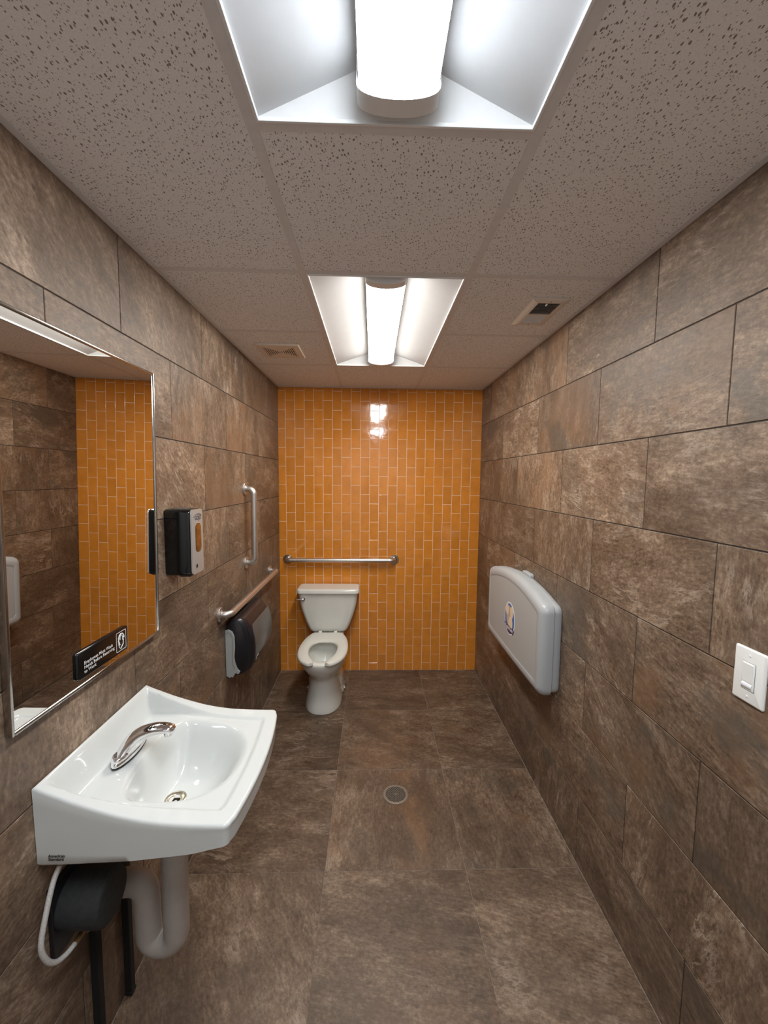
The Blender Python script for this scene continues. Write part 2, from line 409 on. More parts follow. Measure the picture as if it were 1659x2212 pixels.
# orange brick-format tiles, upright, staggered by half
TP, TV = .07765, .1548
rect, cut = [], []
k = 0; x0 = 0.0; x1 = .0600
while x0 < W-.013:
    xe = W if x1 > W-.012 else x1
    off = .067 if k % 2 == 0 else .067+TV/2
    zs = [0.0]+[off+TV*j for j in range(16) if .01 < off+TV*j < H-.004]+[H+.01]
    if zs[1]-zs[0] > TV+.001: zs.insert(1, zs[1]-TV)
    for a, b in zip(zs, zs[1:]):
        r = (x0+.0015 if k else -.0015, xe-.0015 if xe < W-.001 else W+.0015, a+.0015 if a > 0 else .0008, b-.0015)
        small = (b-a < TV*.9) or (xe-x0 < TP*.9 and False)
        hidden = .24 < (x0+xe)/2 < .62 and .33 < b < .74
        (cut if (small or hidden) else rect).append(r)
    x0 = x1; x1 = x0+TP; k += 1
while len(rect) > 300: cut.append(rect.pop())
def op(o, i, u, v): o['tone'] = random.uniform(.94, 1.05)
lay(wb, 'tile', rect, (0, 0, 0), (1, 0, 0), (0, 0, 1), .0015, .0007, M['orange'], op, tilt=.0045)
bm = bmesh.new()
for a, b, c, d in cut:
    q = .0007; R = lambda i, y: [(a+i, y, c+i), (b-i, y, c+i), (b-i, y, d-i), (a+i, y, d-i)]
    loft(bm, [R(0, .0016), R(0, q), R(q, 0)])
o = obj('cut_tiles', bm, M['orange'], wb); o['kind'] = 'stuff'; o['tone'] = 1.0; o['seed'] = 3.0

# ------------------------------------------------------------------ ceiling: grid and panels
cl = slab('ceiling', (-.12, NEAR-.12, H+.13), (W+.12, .12, H+.2), M['white_paint'])
GX, G = .5282, .61
gy = [-.6755-G*k for k in range(7)]            # cross lines
xa, xb = GX, GX+G
BW = .012
def bar(a, b, z=H):
    bm = bmesh.new(); box(bm, (a[0], a[1], z), (b[0], b[1], z+.0012)); mx, my = (a[0]+b[0])/2, (a[1]+b[1])/2
    if abs(b[0]-a[0]) < abs(b[1]-a[1]): box(bm, (mx-.001, a[1], z+.0012), (mx+.001, b[1], z+.035))
    else: box(bm, (a[0], my-.001, z+.0012), (b[0], my+.001, z+.035))
    return obj('grid_bar', bm, M['grid'], cl)
bar((xa-BW, NEAR), (xa+BW, -.02)); bar((xb-BW, NEAR), (xb+BW, -.02))
mid_lines = [0, 2, 3, 5, 6]
for k in range(7):
    if gy[k] < NEAR+.05: continue
    if k in (0, 2, 3, 5): bar((xa+BW, gy[k]-BW), (xb-BW, gy[k]+BW))
    if k in (0, 1, 2, 4, 6):
        bar((.02, gy[k]-BW), (xa-BW, gy[k]+BW)); bar((xb+BW, gy[k]-BW), (W-.02, gy[k]+BW))
for a, b in (((0.0005, NEAR), (.02, -.0005)), ((W-.02, NEAR), (W-.0005, -.0005)), ((.02, -.02), (W-.02, -.0005))):
    bm = bmesh.new(); box(bm, (a[0], a[1], H), (b[0], b[1], H+.0012))
    obj('edge_trim', bm, M['grid'], cl)
def panel(x0, x1, y0, y1):
    bm = bmesh.new(); w, d = x1-x0, y1-y0; z = H+.0016
    r = lambda i, zz: [(-w/2+i, -d/2+i, zz), (w/2-i, -d/2+i, zz), (w/2-i, d/2-i, zz), (-w/2+i, d/2-i, zz)]
    loft(bm, [r(0, .015), r(0, .001), r(.001, 0)])
    obj('ceiling_panel', bm, M['ceil'], cl, loc=((x0+x1)/2, (y0+y1)/2, z))
for xs in ((.003, xa-.002), (xb+.002, W-.003)):
    for y1, y0 in ((-.003, gy[0]), (gy[0], gy[1]), (gy[1], gy[2]), (gy[2], gy[4]), (gy[4], gy[6]), (gy[6], NEAR)):
        panel(xs[0], xs[1], y0+.002, y1-.002)
for y1, y0 in ((-.003, gy[0]), (gy[2], gy[3]), (gy[5], gy[6]), (gy[6], NEAR)): panel(xa+.002, xb-.002, y0+.002, y1-.002)

# ------------------------------------------------------------------ ceiling lights (2 x 4 ft with a centre diffuser)
def ceiling_light(y0, y1, lamp, label):
    cx = (xa+xb)/2; t = thing('ceiling_light', label, 'ceiling light', (cx, (y0+y1)/2, H), 'recessed ceiling lights')
    L = (y1-y0)/2-BW; w = G/2-BW-.0005; hz = .062; lw = .080
    # raised lip round the opening
    for a, b in (((-w, -L), (-w+.007, L)), ((w-.007, -L), (w, L)), ((-w+.007, -L), (w-.007, -L+.007)), ((-w+.007, L-.007), (w-.007, L))):
        bm = bmesh.new(); box(bm, (a[0], a[1], -.0035), (b[0], b[1], .006), .0012); obj('frame', bm, M['white_paint'], t)
    ye = L-.045
    for s in (-1, 1):
        bm = bmesh.new(); A, B = [], []
        for k in range(13):
            f = k/12; x = s*((w-.007)*(1-f)+(lw-.004)*f); z = .004+hz*(1-(1-f)**1.0); yy = (L-.007)*(1-f)+ye*f
            A.append((x, -yy, z)); B.append((x, yy, z))
        loft(bm, [A, B], False, False, False)
        lo = [(p[0], p[1], p[2]+.002) for p in A]; hi = [(p[0], p[1], p[2]+.002) for p in B]
        loft(bm, [lo, hi], False, False, False)
        obj('reflector', bm, M['reflector'], t, 'all')
    for s in (-1, 1):
        bm = bmesh.new(); A, B = [], []
        for k in range(13):
            f = k/12; z = .004+hz*(1-(1-f)**1.0); x = (w-.007)*(1-f)+(lw-.004)*f; yy = s*((L-.007)*(1-f)+ye*f)
            A.append((-x, yy, z)); B.append((x, yy, z))
        loft(bm, [A, B], False, False, False)
        obj('end_plate', bm, M['white_paint'], t, 'all')
    def arc(r=0, n=20): return [(-(lw+r)*math.cos(PI*k/n), .017-(.029+r)*math.sin(PI*k/n)**.8) for k in range(n+1)]
    def prof(r=0): return [(-lw-r, hz+.003)]+arc(r)+[(lw+r, hz+.003)]
    bm = bmesh.new(); yc = ye-.028
    loft(bm, [[(x, -yc, z) for x, z in arc(-.003)], [(x, yc, z) for x, z in arc(-.003)]], False, False, False)
    obj('diffuser', bm, lamp, t, 'all')
    for s in (-1, 1):
        bm = bmesh.new(); box(bm, (s*(lw-.003), -yc, .017), (s*(lw-.005), yc, hz+.003)); obj('diffuser_side', bm, M['white_paint'], t)
    for s in (-1, 1):
        bm = bmesh.new()
        loft(bm, [[(x, s*y, z) for x, z in prof(r)] for y, r in ((yc-.002, .0015), (ye+.010, .0015), (ye+.014, -.002))], True)
        obj('end_cap', bm, M['white_paint'], t, True)
    return t
ceiling_light(gy[2], gy[0], M['lamp_far'], 'white recessed ceiling light with a bright centre diffuser nearest the orange wall')
ceiling_light(gy[5], gy[3], M['lamp_near'], 'white recessed ceiling light overhead at the top of the picture, closest to the camera')

# ------------------------------------------------------------------ ceiling vents
def exhaust_vent():
    x0, x1, y0, y1 = .122, .371, -1.098, -.853
    cx, cy = (x0+x1)/2, (y0+y1)/2; w = (x1-x0)/2
    t = thing('exhaust_vent', 'small square beige exhaust fan grille with bow-tie slots on the left side of the ceiling', 'vent', (cx, cy, H))
    s = .088
    bm = bmesh.new(); o_ = rrect(2*w, 2*w, .006, 3)
    ri = [(u*s/w, v*s/w) for u, v in o_]
    rings = [[(u, v, .0012) for u, v in o_], [(u, v, -.004) for u, v in o_], [(u, v, -.009) for u, v in offset(o_, .006)], [(u, v, -.0105) for u, v in ri], [(u, v, .0) for u, v in ri]]
    loft(bm, rings, True, False, False); obj('cover', bm, M['trim_paint'], t, True)
    bm = bmesh.new(); box(bm, (-s, -s, .0), (s, s, .001)); obj('backing', bm, M['dark_gap'], t)
    # slats: bars running away from the viewer with solid wedges near and far
    n = 15; p = 2*s/n
    for i in range(n):
        xc = -s+p*(i+.5)
        bm = bmesh.new(); box(bm, (xc-p*.27, -s, -.0095), (xc+p*.27, s, -.0075)); obj('slat', bm, M['trim_paint'], t)
    for sg in (-1, 1):
        bm = bmesh.new()
        tri = [(-s, sg*s), (0.0, sg*.004), (s, sg*s)]
        loft(bm, [[(a, b, -.0098) for a, b in tri], [(a, b, -.002) for a, b in tri]]); obj('wedge', bm, M['trim_paint'], t)
exhaust_vent()
def supply_register():
    x0, x1, y0, y1 = 1.440, 1.592, -1.733, -1.449
    cx, cy = (x0+x1)/2, (y0+y1)/2
    t = thing('air_register', 'beige rectangular air register with dark louvers on the right side of the ceiling', 'vent', (cx, cy, H))
    w, l = (x1-x0)/2, (y1-y0)/2; iw, il = .047, .112
    bm = bmesh.new(); o_ = rrect(2*w, 2*l, .004, 3)
    ri = [(u*iw/w, v*il/l) for u, v in o_]
    loft(bm, [[(u, v, .0012) for u, v in o_], [(u, v, -.003) for u, v in o_], [(u, v, -.008) for u, v in offset(o_, .008)], [(u, v, -.009) for u, v in ri], [(u, v, -.0005) for u, v in ri]], True, False, False)
    obj('cover', bm, M['trim_paint'], t, True)
    bm = bmesh.new(); box(bm, (-iw, -il, -.0005), (iw, il, .0008)); obj('backing', bm, M['dark_gap'], t)
    bm = bmesh.new(); box(bm, (-iw, .005, -.0088), (iw, .017, -.0012)); obj('divider', bm, M['trim_paint'], t)
    for k in range(9):                        # near bank: open louvers in a darker grey enamel
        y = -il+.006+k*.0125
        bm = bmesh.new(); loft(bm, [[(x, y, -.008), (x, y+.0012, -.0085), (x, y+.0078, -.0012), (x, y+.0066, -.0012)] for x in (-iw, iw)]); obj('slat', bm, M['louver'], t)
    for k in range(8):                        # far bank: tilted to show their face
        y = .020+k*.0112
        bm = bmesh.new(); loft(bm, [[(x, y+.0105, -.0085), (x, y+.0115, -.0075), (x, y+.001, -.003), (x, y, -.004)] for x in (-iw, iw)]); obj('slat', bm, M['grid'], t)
    bm = bmesh.new(); box(bm, (-.012, -il+.003, -.014), (-.007, -il+.017, -.006), .001); obj('lever', bm, M['white_plastic'], t)
    for s in (-1, 1):
        bm = bmesh.new(); disc(bm, (0, s*(il+.013), -.0075), (0, 0, -1), .004, .002, 12); obj('screw', bm, M['steel_dark'], t, True)
supply_register()

# ------------------------------------------------------------------ grab bars
def grab_bar(name, label, A, B, out, stand, r=.0185):
    """A, B flange centres on the wall, out = direction into the room"""
    A, B, out = Vector(A), Vector(B), Vector(out)
    t = thing(name, label, 'grab bar', A, 'steel grab bars'); B = B-A; A = Vector((0, 0, 0))
    bm = bmesh.new(); tube(bm, arcpath([A+out*.004, A+out*stand, B+out*stand, B+out*.004], .035, 10), r, 20); obj('bar', bm, M['steel'], t, 'all')
    for P in (A, B):
        bm = bmesh.new(); disc(bm, P+out*.0005, out, .0385, .010, 32, bev=.003)
        disc(bm, P+out*.0095, out, .026, .006, 32, .0185); fo = obj('flange', bm, M['steel_dark'] if abs(out.y) > .5 else M['steel'], t, True)
        ax = Vector((0, 0, 1)) if abs(out.z) < .5 else Vector((1, 0, 0)); e2 = out.cross(ax)
        for k in range(3):
            a = 2*PI*k/3+.5; bm = bmesh.new(); disc(bm, P+out*.010+(ax*math.cos(a)+e2*math.sin(a))*.031, out, .0045, .002, 12); obj('screw', bm, M['steel_dark'], fo, True)
grab_bar('grab_bar', 'horizontal steel grab bar on the orange tiled wall above the toilet tank', (.068, 0, .984), (.974, 0, .984), (0, -1, 0), .052)
grab_bar('grab_bar', 'short vertical steel grab bar on the left stone wall', (0, -.920, 1.605), (0, -.920, 1.147), (1, 0, 0), .058)
grab_bar('grab_bar', 'long horizontal steel grab bar on the left stone wall above the paper dispenser', (0, -1.366, .966), (0, -.345, .966), (1, 0, 0), .055)

# ------------------------------------------------------------------ toilet
def toilet():
    cx = .430
    t = thing('toilet', 'white two-piece toilet with open-front seat against the orange wall', 'toilet', (cx, 0, 0))
    N = 48
    def egg(z, yf, yb, hw, p=2.2, wide=.42):
        """closed section: front y yf, back y yb, widest at fraction from the back"""
        yc = yb+(yf-yb)*wide; out = []
        for k in range(N):
            a = 2*PI*k/N; c, s = math.cos(a), math.sin(a)
            ex = 2/p; x = hw*math.copysign(abs(c)**ex, c)
            y = yc+(yf-yc if s > 0 else yb-yc)*abs(s)**ex
            out.append((x, y, z))
        return out
    bm = bmesh.new()
    outer = [egg(.002, -.676, -.10, .134, 2.3, .62), egg(.012, -.676, -.10, .134, 2.3, .62), egg(.05, -.662, -.11, .126, 2.3, .6), egg(.10, -.645, -.12, .116, 2.3, .6),
             egg(.16, -.632, -.12, .107, 2.3, .6), egg(.215, -.632, -.12, .106, 2.3, .6), egg(.25, -.655, -.12, .118, 2.2, .55), egg(.285, -.695, -.12, .140, 2.2, .55),
             egg(.32, -.728, -.13, .160, 2.2, .5), egg(.355, -.748, -.15, .173, 2.2, .5), egg(.385, -.756, -.17, .179, 2.2, .5), egg(.398, -.756, -.17, .179, 2.2, .5), egg(.404, -.750, -.176, .174, 2.2, .5)]
    inner = [egg(.404, -.700, -.30, .118, 2.1, .5), egg(.396, -.692, -.31, .110, 2.1, .5), egg(.37, -.690, -.305, .112, 2.1, .5), egg(.33, -.675, -.31, .108, 2.1, .5), egg(.28, -.63, -.33, .09, 2.0, .5), egg(.22, -.56, -.37, .06, 2.0, .5), egg(.20, -.52, -.39, .04, 2, .5)]
    loft(bm, outer+inner, True, True, True); obj('bowl', bm, M['china2'], t, 50)
    bm = bmesh.new(); o_ = rrect(.25, .24, .05, 6)                              # shelf that carries the tank
    stack(bm, o_, [(.02, .30), (.0, .33), (0, .392), (.006, .402)], lambda u, v, h: (u, v-.155, h)); obj('tank_shelf', bm, M['china2'], t, 50)
    bm = bmesh.new(); o_ = rrect(.285, .22, .06, 6)                            # wide rear foot with the trapway bulge
    stack(bm, o_, [(0, .002), (0, .02), (.012, .07), (.012, .12), (.03, .16), (.06, .19)], lambda u, v, h: (u, v-.30, h)); obj('foot', bm, M['china2'], t, 'all')
    for s in (-1, 1):
        bm = bmesh.new(); disc(bm, (s*.137, -.33, .02), (0, 0, 1), .014, .016, 16, .008, .003); obj('bolt_cap', bm, M['seat'], t, True)
    bm = bmesh.new(); loft(bm, [[(x*.92, -.49+(y+.49)*.92, z-.035) for x, y, z in egg(.275+.0, -.63, -.33, .09, 2.0, .5)]], True, True, False); bmesh.ops.reverse_faces(bm, faces=bm.faces[:]); obj('water', bm, M['water'], t, recalc=False)
    # tank: trapezoid
    bm = bmesh.new()
    def trap(z, hw, yf, r=.03):
        d = -.022-yf
        return [(u, yf+d/2+v, z) for u, v in rrect(2*hw, d, min(r, d/2-.002), 6)]
    secs = []
    for k in range(15):
        f = k/14; z = .412+(.744-.412)*f
        hw = .148+(.238-.148)*(1-(1-f)**1.75); yf = -.165-.035*f
        if k == 0: secs.append(trap(z, hw-.012, yf+.012)); z += .008
        secs.append(trap(z, hw, yf))
    # slightly bowed front
    secs = [[(x, y-(.012*(1-(x/.25)**2) if y < -.1 else 0), z) for x, y, z in s] for s in secs]
    loft(bm, secs); obj('tank', bm, M['china2'], t, 50)
    bm = bmesh.new()
    def lid(z, ins):
        o_ = offset(rrect(.506, .205, .035, 8), ins) if ins else rrect(.506, .205, .035, 8)
        return [(u, v-.1165-(.014*(1-(u/.25)**2) if v < 0 else 0), z) for u, v in o_]
    loft(bm, [lid(.7455, .008), lid(.7455, .0), lid(.767, 0), lid(.775, .004), lid(.779, .014), lid(.7785, .03)]); obj('tank_lid', bm, M['china2'], t, 50)
    bm = bmesh.new(); disc(bm, (-.195, -.2035, .700), (0, -1, 0), .013, .010, 20); tube(bm, [(-.193, -.2165, .700), (-.215, -.222, .700), (-.250, -.224, .696)], [.008, .008, .006], 12)
    obj('flush_lever', bm, M['chrome'], t, True)
    # open-front seat
    def outer_pt(s):
        """s 0..1 from the back centre round the right side to the front tip"""
        P = [(0, -.205), (.105, -.205), (.135, -.245), (.165, -.34), (.180, -.46), (.180, -.56), (.165, -.65), (.135, -.72), (.095, -.765), (.072, -.778), (.047, -.778)]
        return interp(P, s)
    def inner_pt(s):
        P = [(0, -.385), (.045, -.39), (.080, -.42), (.098, -.47), (.102, -.53), (.094, -.60), (.075, -.66), (.055, -.70), (.043, -.73), (.040, -.76), (.047, -.778)]
        return interp(P, s)
    def interp(P, s):
        L = [0]
        for a, b in zip(P, P[1:]): L.append(L[-1]+math.dist(a, b))
        d = s*L[-1]
        for i in range(len(P)-1):
            if d <= L[i+1]+1e-9:
                f = (d-L[i])/(L[i+1]-L[i]); p0 = P[max(i-1, 0)]; p1, p2 = P[i], P[i+1]; p3 = P[min(i+2, len(P)-1)]
                f2, f3 = f*f, f*f*f
                return tuple(.5*((2*p1[j])+(-p0[j]+p2[j])*f+(2*p0[j]-5*p1[j]+4*p2[j]-p3[j])*f2+(-p0[j]+3*p1[j]-3*p2[j]+p3[j])*f3) for j in (0, 1))
        return P[-1]
    bm = bmesh.new(); K = 40; rings = []
    for sgn in (-1, 1):
        rng = range(K, 0, -1) if sgn < 0 else range(0, K+1)
        for k in rng:
            s = k/K*.975; o_ = outer_pt(s); i_ = inner_pt(s); o_ = (o_[0]*sgn, o_[1]); i_ = (i_[0]*sgn, i_[1]); ring = []
            for f, z in ((0, .408), (0, .416), (.05, .423), (.16, .4275), (.5, .4285), (.84, .4265), (.95, .422), (1, .415), (1, .408)):
                ring.append((o_[0]*(1-f)+i_[0]*f, o_[1]*(1-f)+i_[1]*f, z))
            rings.append(ring)
    loft(bm, rings, True, True, True); obj('seat', bm, M['seat'], t, 50)
    for s in (-1, 1):
        bm = bmesh.new(); box(bm, (s*.062-.014, -.214, .405), (s*.062+.014, -.190, .4305), .005, 3); obj('hinge', bm, M['seat'], t, True)
toilet()

# ------------------------------------------------------------------ baby changing station
def changing_station():
    cy, zc = -1.128, .0
    t = thing('changing_station', 'grey plastic fold-down baby changing station on the right stone wall', 'changing station', (W, cy, .86))
    hw = .455
    def outline(hw=hw, zb=-.235, zs=.222, rise=.058, r=.05):
        """u = toward camera (-y); counter-clockwise"""
        P = []; n = 24
        # arc top from right to left, straight bottom; rounded corners
        def corner(cx, cz, a0, a1, m=7): return [(cx+r*math.cos(a0+(a1-a0)*k/m), cz+r*math.sin(a0+(a1-a0)*k/m)) for k in range(m+1)]
        tilt = math.atan2(2*rise, hw)*.92
        P += corner(hw-r, zs-r*.9, 0, PI/2-tilt)
        for k in range(1, n):
            u = (hw-r)*(1-2*k/n); P.append((u, zs+rise*(1-(u/(hw-r*.6))**2)))
        P += corner(-hw+r, zs-r*.9, PI/2+tilt, PI)
        P += corner(-hw+r, zb+r, PI, 1.5*PI-.03)
        for k in range(1, 12):
            u = (-hw+r)*(1-2*k/12); P.append((u, zb-.006*(1-(u/hw)**2)))
        P += corner(hw-r, zb+r, 1.5*PI+.03, 2*PI)
        return P
    O = outline()
    mp = lambda u, v, h: (-h, -u, v)
    bm = bmesh.new(); stack(bm, offset(O, .012), [(.004, .001), (0, .006), (0, .034), (.003, .037)], mp); obj('back_shell', bm, M['station'], t, 50)
    bm = bmesh.new(); stack(bm, offset(O, .017), [(0, .037), (0, .0405)], mp); obj('seam', bm, M['dark_gap'], t)
    bm = bmesh.new()
    I = outline(hw-.062, -.235+.060, .222-.050, .057, .022)
    pr = [(.004, .0405), (0, .043), (0, .066), (.004, .080), (.012, .091), (.024, .0985), (.036, .101), (.060, .1015)]
    R3 = [[mp(u, v, h) for u, v in (offset(O, i) if i else O)] for i, h in pr[:-1]]
    R3 += [[mp(u, v, h) for u, v in (offset(I, i) if i else I)] for i, h in ((0, .1018), (.0012, .1012), (.0018, .0985))]
    loft(bm, R3, True, True, False)
    obj('front_shell', bm, M['station'], t, 50)
    bm = bmesh.new(); stack(bm, I, [(-.004, .085), (-.004, .0972), (.0030, .0990), (.0036, .1000)], mp); obj('centre_panel', bm, M['station_panel'], t, 50)
    bm = bmesh.new(); o_ = rrect(.12, .04, .015, 4); stack(bm, o_, [(0, .002), (0, .020), (.005, .025)], lambda u, v, h: (-h, -u-.03, v+.268)); obj('hinge_cover', bm, M['station'], t, True)
    # oval sticker
    s = bpy.data.objects.new('sticker', None); link(s, t); s.location = (-.1000, -.005, .005)
    def ell(a, b, n=40, cx=0, cz=0): return [(cx+a*math.cos(2*PI*k/n), cz+b*math.sin(2*PI*k/n)) for k in range(n)]
    m2 = lambda u, v, h: (-h, -u, v)
    def flat(name, o_, h, mat, th=.0003):
        bm = bmesh.new(); stack(bm, o_, [(0, h-th), (0, h)], m2); obj(name, bm, mat, s)
    flat('sticker_border', ell(.086, .097), .0006, M['ink_white'], .0006)
    flat('sticker_field', ell(.078, .089), .0009, M['blue'])
    arc = [(x, z) for x, z in ell(.078, .089, 60) if z < -.040]; arc.sort(key=lambda p: math.atan2(p[1], p[0]))
    flat('sticker_band', arc, .0012, M['navy'])
    flat('sticker_blob', ell(.050, .062, 28, -.004, .012), .0015, M['tan'])
    flat('sticker_blob', ell(.026, .034, 24, -.042, .046), .0018, M['cream'])
    flat('sticker_blob', ell(.026, .034, 24, .036, .046), .0021, M['cream'])
    flat('sticker_blob', ell(.034, .040, 24, .022, -.022), .0024, M['cream'])
    flat('sticker_band', [(-.080, -.040), (.080, -.046), (.066, -.074), (-.062, -.068)][::-1][::-1][::-1], .0027, M['navy'])
    bm = text_bm('Koala Kare', .031, lambda u, v: Vector((-.0031, -u, v-.066)), .92, .0006, 'CENTER'); obj('lettering', bm, M['ink_white'], s)
changing_station()

# ------------------------------------------------------------------ wall switch
def wall_switch():
    cy, cz = -2.5225, 1.2150
    t = thing('wall_switch', 'white wall switch plate with a motion sensor rocker on the right wall', 'switch', (W, cy, cz))
    mp = lambda u, v, h: (-h, -u, v)
    bm = bmesh.new(); stack(bm, rrect(.082, .133, .0055, 4), [(0, .0005), (0, .0032), (.0022, .0054), (.0050, .0062)], mp); obj('cover_plate', bm, M['white_plastic'], t, 40)
    bm = bmesh.new(); stack(bm, rrect(.0345, .0680, .0015, 2), [(0, .0062), (0, .0065)], mp); obj('surround_gap', bm, M['ink_grey'], t)
    bm = bmesh.new(); stack(bm, rrect(.0330, .0665, .0018, 2), [(0, .0060), (0, .0074), (.0008, .0080)], mp); obj('insert', bm, M['white_plastic'], t, 40)
    bm = bmesh.new()
    stack(bm, rrect(.026, .045, .001, 2), [(0, .0080), (0, .0088)], lambda u, v, h: (-h-(.0015 if v > 0 else 0)*(h > .0085), -u, v+.008)); obj('rocker', bm, M['white_plastic'], t)
    bm = bmesh.new()
    loft(bm, [[(-(.0078+.0035*math.sin(PI*k/8)), u, -.0160-.0150*k/8) for k in range(9)]+[(-.0070, u, -.0310), (-.0070, u, -.0160)] for u in (-.013, .013)])
    obj('sensor_lens', bm, M['grid'], t, True)
    for s in (-1, 1):
        bm = bmesh.new(); disc(bm, (-.0060, 0, s*.0495), (-1, 0, 0), .0032, .0014, 14, .0026); sc = obj('screw', bm, M['white_plastic'], t, True)
wall_switch()

# ------------------------------------------------------------------ soap dispenser
def soap_dispenser():
    y0, y1, z0, z1 = -1.888, -1.778, 1.296, 1.553
    t = thing('soap_dispenser', 'black and silver soap dispenser with amber window beside the mirror', 'soap dispenser', (0, (y0+y1)/2, (z0+z1)/2))
    w, h = (y1-y0), (z1-z0)
    O = rrect(w, h, .016, 6)
    mp = lambda u, v, d: (d, u, v)
    bm = bmesh.new(); stack(bm, O, [(.002, .001), (0, .004), (0, .055), (.001, .086), (.004, .096), (.009, .100)], mp); obj('body', bm, M['black'], t, 50)
    # arched top scoop band
    bm = bmesh.new(); box(bm, (.02, -.03, h/2-.004), (.07, .03, h/2+.0012), .001); obj('top_cover', bm, M['smoke'], t)
    # silver face, bowed outward: closed curved plate with window hole laid over as its own part
    def face(u, v): return .101+.004*(1-(v/(h/2))**2)+.002*(1-(u/(w/2))**2)
    bm = bmesh.new(); fo = [(u*.90, v*.975) for u, v in O]
    nA = 14; U = [(-.5+i/8)*w*.88 for i in range(9)]
    rings = []
    for side in (0, 1):
        for ins in ((0, .004, .010) if side else (0,)):
            R = offset(fo, ins) if ins else fo
            rings.append([(face(u, v), u, v) if side else (.096, u, v) for u, v in R])
    # inner grid via concentric rings to keep the bow
    for f in (.8, .6, .4, .2, .02):
        R = offset(fo, .010); rings.append([(face(u*f, v*f)+.0008, u*f, v*f) for u, v in R])
    loft(bm, rings, True, True, True); obj('face_plate', bm, M['silver'], t, 50)
    bm = bmesh.new(); ww, wh = .046, .112; R = rrect(ww, wh, .018, 6); cz = .016; cy = -.004; rings = []
    for f, d in ((1, .0003), (1, .0019), (.94, .0026), (.6, .003), (.3, .003), (.03, .003)): rings.append([(face(u*f+cy, v*f+cz)+d, u*f+cy, v*f+cz) for u, v in R])
    loft(bm, rings); obj('window', bm, M['amber'], t, 50)
    bm = text_bm('GOJO', .022, lambda u, v: Vector((face(u, v+.088)+.0016, u, v+.086)), .95, .0006, 'CENTER'); obj('lettering', bm, M['ink_grey'], t)
    bm = bmesh.new()
    pts = [(face(.040*math.cos(a), .094+.014*math.sin(a))+.0014, .036*math.cos(a), .094+.014*math.sin(a)) for a in [PI*.15+PI*.8*k/12 for k in range(13)]]
    tube(bm, pts, .0009, 6); obj('logo_arc', bm, M['ink_grey'], t)
    bm = bmesh.new(); box(bm, (face(-.02, -.095)-.001, -.024, -.101), (face(-.02, -.095)+.0022, -.014, -.088), .001); obj('key_slot', bm, M['black'], t)
    bm = bmesh.new(); box(bm, (.040, -.028, -h/2-.008), (.085, .028, -h/2+.002), .003); obj('nozzle', bm, M['black_satin'], t)
soap_dispenser()

